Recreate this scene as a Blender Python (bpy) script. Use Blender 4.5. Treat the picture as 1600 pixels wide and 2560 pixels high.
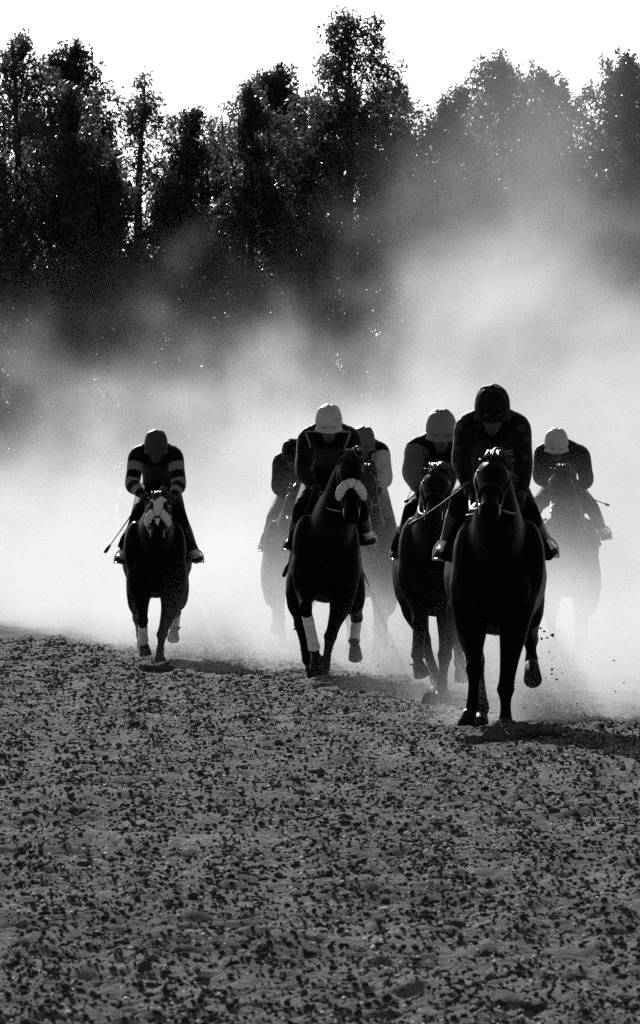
import bpy, bmesh, math, random
import numpy as np
from mathutils import Vector, Matrix

for o in list(bpy.data.objects):
    bpy.data.objects.remove(o, do_unlink=True)
scene = bpy.context.scene
col = scene.collection
R = math.radians

# ------------------------------------------------------------------ camera
F_PX = 14000.0            # focal length in pixels of the 1600 x 2560 photograph
CAM_H = 1.375
cam_d = bpy.data.cameras.new('camera')
cam = bpy.data.objects.new('camera', cam_d)
col.objects.link(cam)
cam.location = (0, 0, CAM_H)
cam.rotation_euler = (R(90), 0, 0)
cam_d.sensor_fit = 'VERTICAL'
cam_d.sensor_height = 36.0
cam_d.lens = 36.0 * F_PX / 2560.0
cam_d.shift_y = -(1316 - 1280) / 2560.0 * -1.0
cam_d.clip_start = 0.5
cam_d.clip_end = 20000
cam_d.dof.use_dof = True
cam_d.dof.focus_distance = 43.0
cam_d.dof.aperture_fstop = 20.0
scene.camera = cam

# ------------------------------------------------------------------ light
SUN_EL, SUN_AZ = R(24), R(-11)      # azimuth from +Y (away from the camera), negative = to the left
sun_dir = Vector((math.sin(SUN_AZ) * math.cos(SUN_EL), math.cos(SUN_AZ) * math.cos(SUN_EL), math.sin(SUN_EL)))
sd = bpy.data.lights.new('sun', 'SUN')
sd.energy = 5.0
sd.angle = R(0.5)
sd.color = (1, 1, 1)
sun = bpy.data.objects.new('sun', sd)
col.objects.link(sun)
sun.rotation_euler = sun_dir.to_track_quat('Z', 'Y').to_euler()

world = bpy.data.worlds.new('World')
scene.world = world
world.use_nodes = True
wn, wl = world.node_tree.nodes, world.node_tree.links
bg = wn['Background']
sky = wn.new('ShaderNodeTexSky')
sky.sky_type = 'NISHITA'
sky.sun_disc = False
sky.sun_elevation = SUN_EL
sky.sun_rotation = SUN_AZ
sky.dust_density = 3.0
bw = wn.new('ShaderNodeRGBToBW')     # black-and-white film
wl.new(sky.outputs[0], bw.inputs[0])
wl.new(bw.outputs[0], bg.inputs[0])
bg.inputs[1].default_value = 0.05

vs = scene.view_settings
vs.view_transform = 'Standard'
vs.look = 'None'
vs.exposure = 0.85
vs.gamma = 1.0
vs.use_curve_mapping = False

cy = scene.cycles
cy.max_bounces = 6
cy.diffuse_bounces = 2
cy.glossy_bounces = 2
cy.transmission_bounces = 2
cy.volume_bounces = 2
cy.transparent_max_bounces = 8
cy.volume_max_steps = 256
cy.volume_step_rate = 1.0
cy.use_denoising = False
cy.sample_clamp_indirect = 4.0

# ------------------------------------------------------------------ helpers
rng = np.random.default_rng(7)

def tag(o, label=None, cat=None, group=None, kind=None):
    if label: o['label'] = label
    if cat: o['category'] = cat
    if group: o['group'] = group
    if kind: o['kind'] = kind
    return o

def empty(name, loc=(0, 0, 0), parent=None):
    o = bpy.data.objects.new(name, None)
    o.empty_display_size = 0.2
    o.location = loc
    col.objects.link(o)
    if parent: o.parent = parent
    return o

def link(name, me, mat=None, parent=None, smooth=True):
    o = bpy.data.objects.new(name, me)
    col.objects.link(o)
    if mat is not None and len(me.materials) == 0:
        for m in (mat if isinstance(mat, (list, tuple)) else [mat]):
            me.materials.append(m)
    if smooth and len(me.polygons):
        me.polygons.foreach_set('use_smooth', np.ones(len(me.polygons), dtype=bool))
    if parent: o.parent = parent
    return o

def np_mesh(name, verts, faces):
    """verts (n,3), faces (m,k) arrays -> mesh, fast"""
    verts = np.ascontiguousarray(verts, dtype=np.float32)
    faces = np.ascontiguousarray(faces, dtype=np.int32)
    me = bpy.data.meshes.new(name)
    me.vertices.add(len(verts))
    me.vertices.foreach_set('co', verts.ravel())
    m, k = faces.shape
    me.loops.add(m * k)
    me.loops.foreach_set('vertex_index', faces.ravel())
    me.polygons.add(m)
    me.polygons.foreach_set('loop_start', np.arange(0, m * k, k, dtype=np.int32))
    me.update(calc_edges=True)
    return me

def smat(name, base, rough=0.8, spec=0.3, noise=None, bump=None, sheen=0.0, metallic=0.0, coat=0.0, vec='Object'):
    """grey principled material; noise=(scale, lo, hi) multiplies the base, bump=(scale, strength, distance)"""
    m = bpy.data.materials.new(name)
    m.use_nodes = True
    n, l = m.node_tree.nodes, m.node_tree.links
    b = n['Principled BSDF']
    b.inputs['Base Color'].default_value = (base, base, base, 1)
    b.inputs['Roughness'].default_value = rough
    b.inputs['Specular IOR Level'].default_value = spec
    b.inputs['Metallic'].default_value = metallic
    b.inputs['Sheen Weight'].default_value = sheen
    b.inputs['Coat Weight'].default_value = coat
    tc = n.new('ShaderNodeTexCoord')
    if noise:
        t = n.new('ShaderNodeTexNoise')
        t.inputs['Scale'].default_value = noise[0]
        t.inputs['Detail'].default_value = 5
        l.new(tc.outputs[vec], t.inputs['Vector'])
        mr = n.new('ShaderNodeMapRange')
        mr.inputs['From Min'].default_value = 0.3
        mr.inputs['From Max'].default_value = 0.7
        mr.inputs['To Min'].default_value = base * noise[1]
        mr.inputs['To Max'].default_value = base * noise[2]
        l.new(t.outputs['Fac'], mr.inputs['Value'])
        l.new(mr.outputs[0], b.inputs['Base Color'])
    if bump:
        t = n.new('ShaderNodeTexNoise')
        t.inputs['Scale'].default_value = bump[0]
        t.inputs['Detail'].default_value = 4
        l.new(tc.outputs[vec], t.inputs['Vector'])
        bp = n.new('ShaderNodeBump')
        bp.inputs['Strength'].default_value = bump[1]
        bp.inputs['Distance'].default_value = bump[2]
        l.new(t.outputs['Fac'], bp.inputs['Height'])
        l.new(bp.outputs[0], b.inputs['Normal'])
    return m

def vnoise(x, y, cell, seed):
    """smooth 2-D value noise in -1..1"""
    r = np.random.default_rng(seed)
    lat = r.uniform(-1, 1, (256, 256))
    gx, gy = x / cell, y / cell
    ix, iy = np.floor(gx).astype(int), np.floor(gy).astype(int)
    fx, fy = gx - ix, gy - iy
    fx, fy = fx * fx * (3 - 2 * fx), fy * fy * (3 - 2 * fy)
    a = lat[ix & 255, iy & 255]; b = lat[(ix + 1) & 255, iy & 255]
    c = lat[ix & 255, (iy + 1) & 255]; d = lat[(ix + 1) & 255, (iy + 1) & 255]
    return (a * (1 - fx) + b * fx) * (1 - fy) + (c * (1 - fx) + d * fx) * fy

# ------------------------------------------------------------------ ground
def ground_z(x, y):
    x = np.asarray(x, float); y = np.asarray(y, float)
    near = np.clip((95 - y) / 20, 0, 1)
    z = 0.013 * vnoise(x, y, 1.1, 1) + 0.016 * vnoise(x + 0.4 * y, y, 0.37, 2)
    # harrow furrows running down the track
    z = z + 0.014 * np.sin(2 * np.pi * (x + 0.035 * y + 0.13 * vnoise(x, y, 1.6, 6)) / 0.40) * (0.55 + 0.45 * vnoise(x, y, 2.3, 7))
    z = z + 0.014 * vnoise(x, y, 0.17, 3) + 0.020 * np.abs(vnoise(x, y, 0.09, 4)) + 0.011 * vnoise(x, y, 0.05, 5)
    for px, py, r, h in MOUNDS:
        z = z + h * np.exp(-(((x - px) / r) ** 2 + ((y - py) / (r * 1.3)) ** 2))
    return z * near

MOUNDS = []
# mounds and lips of churned dirt round the planted hooves: x, y, radius, height
MOUNDS += [(-1.66, 55.6, 0.14, 0.05), (0.13, 48.9, 0.25, 0.05), (0.92, 43.2, 0.22, 0.05),
           (1.24, 37.2, 0.20, 0.05), (1.42, 37.0, 0.22, 0.05), (0.98, 37.2, 0.2, 0.04), (0.35, 48.2, 0.3, 0.04)]

def soil_mat(name, base):
    m = smat(name, base, rough=0.95, spec=0.0)
    n, l = m.node_tree.nodes, m.node_tree.links
    b = n['Principled BSDF']
    tc = n.new('ShaderNodeTexCoord')
    big = n.new('ShaderNodeTexNoise'); big.inputs['Scale'].default_value = 1.3; big.inputs['Detail'].default_value = 6
    fine = n.new('ShaderNodeTexNoise'); fine.inputs['Scale'].default_value = 24; fine.inputs['Detail'].default_value = 8; fine.inputs['Roughness'].default_value = 0.68
    l.new(tc.outputs['Object'], big.inputs['Vector']); l.new(tc.outputs['Object'], fine.inputs['Vector'])
    add = n.new('ShaderNodeMath'); add.operation = 'ADD'
    l.new(big.outputs['Fac'], add.inputs[0]); l.new(fine.outputs['Fac'], add.inputs[1])
    mr = n.new('ShaderNodeMapRange')
    mr.inputs['From Min'].default_value = 0.7; mr.inputs['From Max'].default_value = 1.3
    mr.inputs['To Min'].default_value = base * 0.55; mr.inputs['To Max'].default_value = base * 1.6
    l.new(add.outputs[0], mr.inputs['Value']); l.new(mr.outputs[0], b.inputs['Base Color'])
    bp = n.new('ShaderNodeBump'); bp.inputs['Strength'].default_value = 1.0; bp.inputs['Distance'].default_value = 0.085
    l.new(fine.outputs['Fac'], bp.inputs['Height']); l.new(bp.outputs[0], b.inputs['Normal'])
    return m

M_SOIL = soil_mat('soil', 0.20)
M_PALE = smat('painted_glints', 0.7, 0.8, 0.1)
M_CLOD = soil_mat('clod_soil', 0.145)

xs = np.concatenate([[-4000, -900, -200, -60, -25, -14, -9], np.linspace(-6.5, -3.2, 22), np.arange(-3.06, 3.07, 0.0225), np.linspace(3.2, 7.5, 28), [9, 14, 25, 60, 200, 900, 4000]])
ys = [-60, -20, 0, 6, 10, 12.5]
y = 13.5
while y < 95:
    ys.append(y); y += 0.021 * (y / 15.0) ** 1.4
ys += [98, 105, 125, 160, 230, 400, 900, 2500, 6000]
ys = np.array(ys)
X, Y = np.meshgrid(xs, ys)
Z = ground_z(X, Y)
nx, ny = len(xs), len(ys)
idx = np.arange(nx * ny).reshape(ny, nx)
fc = np.stack([idx[:-1, :-1], idx[:-1, 1:], idx[1:, 1:], idx[1:, :-1]], -1).reshape(-1, 4)
g = link('ground', np_mesh('ground', np.stack([X, Y, Z], -1).reshape(-1, 3), fc), M_SOIL)
tag(g, 'loose dirt race track running out to the trees', kind='structure')

# loose clods lying all over the track
bm = bmesh.new(); bmesh.ops.create_icosphere(bm, subdivisions=1, radius=1)
ICO_V = np.array([v.co[:] for v in bm.verts]); ICO_F = np.array([[v.index for v in f.verts] for f in bm.faces]); bm.free()

def lumps(n, pos, size, rs):
    """n jittered low-poly lumps -> verts, faces"""
    k = len(ICO_V)
    d = ICO_V[None] * rs.uniform(0.55, 1.25, (n, k, 1))
    ang = rs.uniform(0, 2 * math.pi, n); c, s = np.cos(ang), np.sin(ang)
    sc = size[:, None] * np.stack([rs.uniform(0.9, 1.7, n), rs.uniform(0.7, 1.1, n), rs.uniform(0.55, 0.95, n)], -1)
    d = d * sc[:, None, :]
    x = d[..., 0] * c[:, None] - d[..., 1] * s[:, None]
    yv = d[..., 0] * s[:, None] + d[..., 1] * c[:, None]
    v = np.stack([x, yv, d[..., 2]], -1) + pos[:, None, :]
    f = ICO_F[None] + (np.arange(n) * k)[:, None, None]
    return v.reshape(-1, 3), f.reshape(-1, 3)

rs = np.random.default_rng(21)
def furrow(x, y):
    return np.sin(2 * np.pi * (x + 0.035 * y + 0.13 * vnoise(x, y, 1.6, 6)) / 0.40)
N = 16000
cy_ = rs.uniform(0, 1, N) ** 0.85 * (66 - 14.2) + 14.2
cx_ = rs.uniform(-1, 1, N) * (cy_ * 0.0572 * 1.12 + 0.25)
keep = (0.8 * vnoise(cx_, cy_, 0.5, 31) + 0.5 * vnoise(cx_, cy_, 0.18, 32) + 0.55 * furrow(cx_, cy_) + rs.uniform(-0.9, 0.9, N)) > -0.45
cx_, cy_ = cx_[keep], cy_[keep]; N = len(cx_)
size = np.clip(0.0092 * np.exp(rs.normal(0, 0.42, N)), 0.005, 0.028) * (0.85 + cy_ / 130)
pos = np.stack([cx_, cy_, ground_z(cx_, cy_) + size * 0.30], -1)
v, f = lumps(N, pos, size, rs)
cl = link('soil_clods', np_mesh('soil_clods', v, f), M_CLOD, smooth=False)
# finer crumbs: eight-faced grains
OCT_V = np.array([(1, 0, 0), (-1, 0, 0), (0, 1, 0), (0, -1, 0), (0, 0, 1), (0, 0, -1)], float)
OCT_F = np.array([(0, 2, 4), (2, 1, 4), (1, 3, 4), (3, 0, 4), (2, 0, 5), (1, 2, 5), (3, 1, 5), (0, 3, 5)])
n2 = 135000
gy = rs.uniform(0, 1, n2) ** 1.15 * (68 - 14.2) + 14.2
gx = rs.uniform(-1, 1, n2) * (gy * 0.0572 * 1.1 + 0.15)
kp = (0.8 * vnoise(gx, gy, 0.6, 41) + 0.7 * vnoise(gx, gy, 0.22, 42) + 0.6 * furrow(gx, gy) + rs.uniform(-1, 1, n2)) > -0.5
gx, gy = gx[kp], gy[kp]; n2 = len(gx)
gs = np.clip(0.0046 * np.exp(rs.normal(0, 0.45, n2)), 0.0022, 0.012) * (0.75 + gy / 70)
cme = bpy.data.meshes.new('soil_crumbs')
cme.vertices.add(n2)
cme.vertices.foreach_set('co', np.stack([gx, gy, ground_z(gx, gy) + gs * 0.25], -1).astype(np.float32).ravel())
at_ = cme.attributes.new('size', 'FLOAT', 'POINT'); at_.data.foreach_set('value', gs.astype(np.float32))
cme.update()
cr = link('soil_crumbs', cme, M_CLOD, smooth=False)
# three grain shapes strewn on the points
def crumb_tree():
    ng = bpy.data.node_groups.new('crumbs', 'GeometryNodeTree')
    ng.interface.new_socket('Geometry', in_out='INPUT', socket_type='NodeSocketGeometry')
    ng.interface.new_socket('Geometry', in_out='OUTPUT', socket_type='NodeSocketGeometry')
    n, l = ng.nodes, ng.links
    gi, go = n.new('NodeGroupInput'), n.new('NodeGroupOutput')
    m2p = n.new('GeometryNodeMeshToPoints'); l.new(gi.outputs[0], m2p.inputs[0])
    ico = n.new('GeometryNodeMeshIcoSphere'); ico.inputs['Radius'].default_value = 1.0; ico.inputs['Subdivisions'].default_value = 1
    sp_ = n.new('GeometryNodeSetPosition')
    rv = n.new('FunctionNodeRandomValue'); rv.data_type = 'FLOAT_VECTOR'
    rv.inputs[0].default_value = (-.35, -.35, -.35); rv.inputs[1].default_value = (.35, .35, .35)
    l.new(ico.outputs[0], sp_.inputs['Geometry']); l.new(rv.outputs[0], sp_.inputs['Offset'])
    sm = n.new('GeometryNodeSetMaterial'); sm.inputs['Material'].default_value = M_CLOD
    l.new(sp_.outputs[0], sm.inputs[0])
    io = n.new('GeometryNodeInstanceOnPoints')
    l.new(m2p.outputs[0], io.inputs['Points']); l.new(sm.outputs[0], io.inputs['Instance'])
    rr = n.new('FunctionNodeRandomValue'); rr.data_type = 'FLOAT_VECTOR'
    rr.inputs[0].default_value = (-.4, -.4, 0); rr.inputs[1].default_value = (.4, .4, 6.28)
    l.new(rr.outputs[0], io.inputs['Rotation'])
    na = n.new('GeometryNodeInputNamedAttribute'); na.data_type = 'FLOAT'; na.inputs['Name'].default_value = 'size'
    sc_ = n.new('ShaderNodeVectorMath'); sc_.operation = 'MULTIPLY'; sc_.inputs[1].default_value = (1.25, 1.0, 0.8)
    l.new(na.outputs[0], sc_.inputs[0]); l.new(sc_.outputs[0], io.inputs['Scale'])
    l.new(io.outputs[0], go.inputs[0])
    return ng
cr.modifiers.new('crumbs', 'NODES').node_group = crumb_tree()
# grit whose pale colour stands in for sunlit glints on crumb edges
n3 = 9000
hy = rs.uniform(0, 1, n3) ** 1.0 * (50 - 14.2) + 14.2
hx_ = rs.uniform(-1, 1, n3) * (hy * 0.0572 * 1.1 + 0.15)
hs = np.clip(0.0045 * np.exp(rs.normal(0, 0.4, n3)), 0.002, 0.009) * (0.75 + hy / 70)
gv = OCT_V[None] * rs.uniform(0.6, 1.3, (n3, 6, 1)) * hs[:, None, None] * np.array([1.2, 1.0, 0.8])
gv = gv + np.stack([hx_, hy, ground_z(hx_, hy) + hs * 0.5], -1)[:, None, :]
gr_ = link('painted_glints', np_mesh('painted_glints', gv.reshape(-1, 3), (OCT_F[None] + (np.arange(n3) * 6)[:, None, None]).reshape(-1, 3)), M_PALE, smooth=False)
tag(gr_, 'grit painted pale as sunlit glints among the clods on the track', 'soil', kind='stuff')
tag(cr, 'fine crumbs of dirt lying between the clods on the track', 'soil', kind='stuff')
tag(cl, 'small loose clods and crumbs of dirt strewn over the track', 'soil', kind='stuff')

# bigger clumps thrown out under the hooves
def clump(px, py, w, h, seed, label):
    d = F_PX * CAM_H / (py - 1316)
    bm = bmesh.new(); bmesh.ops.create_icosphere(bm, subdivisions=3, radius=1)
    V = np.array([v.co[:] for v in bm.verts]); Fi = np.array([[v.index for v in f.verts] for f in bm.faces]); bm.free()
    n = 1 + 0.45 * vnoise(V[:, 0] * 3 + seed, V[:, 1] * 3 + V[:, 2] * 2, 1.0, seed) + 0.3 * vnoise(V[:, 0] * 9, V[:, 2] * 9 + V[:, 1] * 7, 1.0, seed + 1)
    V = V * n[:, None]
    V[:, 2] = np.maximum(V[:, 2], -0.3)
    V = V * np.array([w, w * 0.8, h])
    o = link('dirt_clump', np_mesh('dirt_clump', V, Fi), M_CLOD, smooth=False)
    x = (px - 800) * d / F_PX
    o.location = (x, d, float(ground_z(x, d)) + h * 0.1)
    tag(o, label, 'clod', 'clumps of dirt churned up by hooves')
clump(402, 1684, 0.15, 0.07, 51, 'flat dark clump of dirt under the lone horse at left')
clump(1246, 1856, 0.10, 0.085, 52, 'dark clump of dirt at the foot of the leading horse')
clump(1322, 1852, 0.15, 0.045, 53, 'low dark clump of dirt right of the leading horse\'s planted hoof')
clump(1072, 1768, 0.05, 0.10, 54, 'small pointed clump of dirt by the hoof of the horse beside the leader')
clump(808, 1722, 0.13, 0.06, 55, 'pale dusty clump of dirt under the middle horse')
clump(1188, 1862, 0.07, 0.06, 56, 'small dark clump of dirt left of the leading horse\'s feet')
# ------------------------------------------------------------------ trees
M_BARK = smat('bark', 0.05, 0.9, 0.2, noise=(14, 0.6, 1.4), bump=(30, 0.6, 0.02))
M_LEAF = smat('leaf', 0.035, 0.42, 0.5, noise=(0.9, 0.6, 1.5))
M_LEAF2 = smat('leaf_pale', 0.05, 0.42, 0.5, noise=(0.9, 0.6, 1.5))

def leafy(m, amount, v):
    n, l = m.node_tree.nodes, m.node_tree.links
    tr = n.new('ShaderNodeBsdfTranslucent'); tr.inputs['Color'].default_value = (v, v, v, 1)
    mx = n.new('ShaderNodeMixShader'); mx.inputs[0].default_value = amount
    l.new(n['Principled BSDF'].outputs[0], mx.inputs[1]); l.new(tr.outputs[0], mx.inputs[2])
    l.new(mx.outputs[0], n['Material Output'].inputs['Surface'])
leafy(M_LEAF, 0.35, 0.09); leafy(M_LEAF2, 0.4, 0.13)

def tubes(paths, sides=6):
    """list of (points, radii) -> verts, faces (quads)"""
    V, Fq, base = [], [], 0
    for pts, rad in paths:
        pts = np.asarray(pts, float); n = len(pts)
        t = np.gradient(pts, axis=0); t /= np.linalg.norm(t, axis=1, keepdims=True) + 1e-9
        ref = np.array([1.0, 0, 0]) if abs(t[0][0]) < 0.8 else np.array([0, 1.0, 0])
        u = np.cross(t, ref); u /= np.linalg.norm(u, axis=1, keepdims=True) + 1e-9
        w = np.cross(t, u)
        a = np.linspace(0, 2 * math.pi, sides, endpoint=False)
        r = np.asarray(rad, float)[:, None, None]
        ring = pts[:, None] + r * (np.cos(a)[None, :, None] * u[:, None] + np.sin(a)[None, :, None] * w[:, None])
        V.append(ring.reshape(-1, 3))
        i = np.arange(n * sides).reshape(n, sides) + base
        j = np.roll(i, -1, axis=1)
        Fq.append(np.stack([i[:-1], j[:-1], j[1:], i[1:]], -1).reshape(-1, 4))
        base += n * sides
    return np.concatenate(V), np.concatenate(Fq)

def tree_meshes(seed, h, rad, n_limb, leaves, low=0.16, hollow=0.0, peak=0.42, tops=1):
    """slender tree: trunk and rising limbs, leaves hung in clumps on limb twigs"""
    r = np.random.default_rng(seed)
    paths, clump, csize = [], [], []
    for ti in range(tops):
        hh = h * (1 if ti == 0 else r.uniform(0.78, 0.93))
        lean = r.normal(0, 0.012 * h, 2) + (0 if ti == 0 else (-1) ** ti * rad * np.array([0.5, 0.15]))
        zz = np.linspace(0, hh, 14)
        wob = np.cumsum(r.normal(0, 0.03, (14, 2)), axis=0)
        tr = np.stack([lean[0] * (zz / hh) ** 1.3 + wob[:, 0], lean[1] * (zz / hh) ** 1.3 + wob[:, 1], zz], -1)
        paths.append((tr, (0.014 * h) * (1 - zz / hh) ** 0.8 + 0.012))
        nl = max(14, int(n_limb / (2.3 * tops)))
        for k in range(nl):
            q = low + 0.05 + (0.93 - low) * (k + r.uniform(0.1, 0.9)) / nl            # height fraction
            prof = rad * (1 - abs((q - peak) / (1 - peak if q > peak else peak)) ** 2.3) ** 0.72
            lr = min((0.20 + 0.30 * rad) * r.uniform(0.7, 1.15) * (1.15 - 0.45 * q), 0.16 + prof * 0.8)
            a = k * 2.4 + r.uniform(-.5, .5)
            L = max(prof - lr * 0.55, 0.0) * r.uniform(0.45, 1.0)
            p1 = np.array([np.interp(q * hh, zz, tr[:, i]) for i in range(3)]) + np.array([np.cos(a) * L, np.sin(a) * L, 0])
            p0 = np.array([np.interp(max(q * hh - L * r.uniform(0.6, 1.3) - 0.2, 0.1), zz, tr[:, i]) for i in range(3)])
            sl = np.linspace(0, 1, 5)
            lp = p0 + (p1 - p0) * sl[:, None]; lp[:, 2] -= 0.12 * L * np.sin(math.pi * sl)
            lp += np.cumsum(r.normal(0, 0.02, (5, 3)), axis=0) * sl[:, None]
            paths.append((lp, 0.022 * (L + 0.5) * (1 - sl) + 0.006))
            for j in range(int(12 + 22 * lr)):
                dv = r.normal(0, 1, 3); dv /= np.linalg.norm(dv)
                c = p1 + dv * r.uniform(0.15, 1) ** 0.5 * lr * np.array([1, 1, 1.45]) 
                clump.append(c); csize.append(r.uniform(0.09, 0.22))
                if j % 5 == 0:
                    paths.append((np.array([p1 * .6 + lp[3] * .4, (p1 + c) / 2 + r.normal(0, .03, 3), c]), np.array([.010, .007, .004])))
        for q_, c_ in ((0.02, .07), (-.12, .10), (-.28, .14), (-.46, .17), (-.62, .19)):
            clump.append(tr[-1] + [r.normal(0, .03), 0, q_]); csize.append(c_)
    clump, csize = np.array(clump), np.array(csize)
    # some bald stretches, so that the sky shows through
    bald = r.uniform(0, 1, len(clump)) < hollow
    clump, csize = clump[~bald], csize[~bald]
    w = csize ** 2 * (0.22 + 0.78 * np.clip(clump[:, 2] / h / 0.75, 0, 1) ** 1.5); w /= w.sum()
    pick = r.choice(len(clump), leaves, p=w)
    off = r.normal(0, 1, (leaves, 3)); off /= np.linalg.norm(off, axis=1, keepdims=True)
    off *= (r.uniform(0, 1, leaves) ** 0.5)[:, None] * csize[pick][:, None] * np.array([1, 1, 1.5])
    off[:, 2] -= 0.25 * csize[pick]
    c = clump[pick] + off
    # drooping narrow leaves
    d = r.normal(0, 0.65, (leaves, 3)); d[:, 2] -= 0.8; d /= np.linalg.norm(d, axis=1, keepdims=True)
    e = np.cross(d, r.normal(0, 1, (leaves, 3))); e /= np.linalg.norm(e, axis=1, keepdims=True)
    ln = r.uniform(0.033, 0.072, leaves)[:, None]; wd = r.uniform(0.014, 0.028, leaves)[:, None]
    v = np.stack([c - d * ln, c + e * wd - d * ln * 0.1, c + d * ln, c - e * wd - d * ln * 0.1], 1).reshape(-1, 3)
    f = np.arange(leaves * 4).reshape(-1, 4)
    tv, tf = tubes(paths)
    return np_mesh('trunk', tv, tf), np_mesh('crown', v, f)

TREE_CACHE = {}
def tree(kind, x, y, h, rz, label, group, pale=False, width=1.0):
    key = (kind, pale)
    if key not in TREE_CACHE:
        t, c = tree_meshes(*KINDS[kind])
        t.materials.append(M_BARK); c.materials.append(M_LEAF2 if pale else M_LEAF)
        TREE_CACHE[key] = (t, c, KINDS[kind][1])
    t, c, h0 = TREE_CACHE[key]
    root = empty('tree', (x, y, -0.05))
    root.rotation_euler = (0, 0, rz)
    s = h / h0
    root.scale = (s * width, s * width, s)
    link('trunk', t, None, root); link('crown', c, None, root, smooth=False)
    tag(root, label, 'tree', group)
    return root

#        seed  h   rad  limbs leaves  low  hollow peak tops
KINDS = {
    'broad':   (11, 12.5, 2.15, 230, 82000, 0.06, 0.03, 0.44, 3),
    'dense':   (12, 11.5, 1.6, 170, 50000, 0.05, 0.04, 0.40, 2),
    'slim':    (13, 11.0, 1.1, 80, 27000, 0.08, 0.07, 0.40, 1),
    'sparse':  (14, 11.3, 1.15, 60, 11000, 0.15, 0.30, 0.50, 1),
    'bushy':   (15, 10.0, 1.75, 150, 60000, 0.03, 0.03, 0.36, 2),
    'thin':    (17, 11.0, 1.8, 150, 28000, 0.10, 0.12, 0.45, 2),
    'airy':    (18, 10.5, 1.6, 130, 22000, 0.10, 0.15, 0.42, 2),
    'full':    (16, 11.0, 1.6, 170, 55000, 0.04, 0.03, 0.42, 3),
}
def tree_at(px, py, d, kind, rz, label, width=1.0, pale=False, group='trees in a row behind the track'):
    """px, py: where the tip stands in the photograph; d: its distance"""
    return tree(kind, (px - 800) * d / F_PX, d, CAM_H + (1316 - py) * d / F_PX, rz, label, group, pale, width)

tree_at(30, 104, 124, 'broad', 0.3, 'tall dark broad tree cut by the left edge of the picture', 1.2)
tree_at(112, 95, 130, 'slim', 1.2, 'slim tree with a thin feathery tip against the dark tree at the left edge', 1.35)
tree_at(190, 205, 122, 'dense', 2.0, 'dark pointed tree, second notch of the skyline from the left edge', 1.15)
tree_at(327, 200, 127, 'sparse', 0.5, 'thin see-through tree with its dark bare trunk showing, left of centre', 1.35, pale=True)
tree_at(487, 285, 123, 'bushy', 0.9, 'lowest dark tree, right of the thin see-through tree', 1.1)
tree_at(612, 198, 125, 'dense', 4.1, 'narrow dark tree left of the tallest tree, lower than its two tips', 1.0)
tree_at(707, 150, 129, 'slim', 2.2, 'slim tree leaning on the left flank of the tallest tree', 1.4)
tree_at(868, 48, 124, 'broad', 1.1, 'tallest and broadest tree, its pointed crown top centre of the picture', 1.28)
tree_at(985, 205, 131, 'slim', 5.0, 'slim tree half hidden by the right flank of the tallest tree', 1.0)
tree_at(1120, 232, 122, 'bushy', 2.9, 'low bushy tree veiled in dust, right of the tallest tree', 1.1)
tree_at(1243, 130, 126, 'dense', 3.3, 'dust-veiled tree with the highest tip right of the tallest tree', 1.25)
tree_at(1390, 188, 123, 'bushy', 5.6, 'broad dust-veiled tree left of the pair at the right edge', 1.1)
tree_at(1488, 148, 128, 'slim', 0.2, 'slim round-topped tree, left one of the pair at the right edge', 1.25)
tree_at(1585, 122, 122, 'dense', 1.6, 'dark dense tree cut by the right edge of the picture', 1.1)
for px, py, d, k, rz, lab in [
        (60, 250, 138, 'thin', 1.0, 'tree filling the gap behind the leftmost trees'),
        (265, 450, 139, 'thin', 4.4, 'low tree behind and left of the see-through tree'),
        (440, 420, 139, 'airy', 3.0, 'low tree behind the lowest notch of the skyline'),
        (540, 280, 141, 'thin', 4.0, 'tree behind the narrow dark tree left of the tallest one'),
        (680, 250, 143, 'thin', 2.4, 'tree behind the slim one on the left flank of the tallest'),
        (790, 230, 138, 'thin', 5.0, 'tree behind the left half of the tallest tree'),
        (1060, 300, 137, 'airy', 1.7, 'low dusty tree in the gap right of the tallest tree'),
        (1190, 210, 142, 'thin', 3.9, 'dusty tree behind the low bushy veiled tree'),
        (1310, 180, 140, 'thin', 2.7, 'tree behind the dust-veiled trees at right'),
        (1530, 280, 139, 'thin', 3.7, 'tree behind the dark dense tree at the right edge')]:
    tree_at(px, py, d, k, rz, lab, 1.1)
for px, d, k, rz, h, lab in [(-150, 125, 'dense', 2.2, 12, 'dark tree at the extreme left, almost wholly cut off by the edge'), (1740, 125, 'bushy', 1.2, 11.5, 'dark tree at the extreme right, almost wholly cut off by the edge')]:
    tree(k, (px - 800) * d / F_PX, d, h, rz, lab, 'trees in a row behind the track')

# two thin wires crossing the sky behind the trees
M_WIRE = smat('wire', 0.6, 0.6)
for k, (pa, pb) in enumerate([((-60, 160), (1700, 255)), ((-60, 200), (1700, 262))]):
    d = 165.0
    A = np.array([(pa[0] - 800) * d / F_PX, d, CAM_H + (1316 - pa[1]) * d / F_PX])
    B = np.array([(pb[0] - 800) * d / F_PX, d + 6, CAM_H + (1316 - pb[1]) * d / F_PX])
    t = np.linspace(-1, 2, 40)[:, None]
    pts = A + (B - A) * t
    pts[:, 2] += 0.25 * ((t[:, 0] - 0.5) ** 2 - 0.25)
    tv, tf = tubes([(pts, np.full(40, 0.006))], 5)
    o = link('overhead_wire', np_mesh('overhead_wire', tv, tf), M_WIRE)
    tag(o, ['faint upper overhead wire crossing the white sky at left', 'faint lower overhead wire crossing the white sky at left'][k], 'wire', 'overhead wires')
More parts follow.
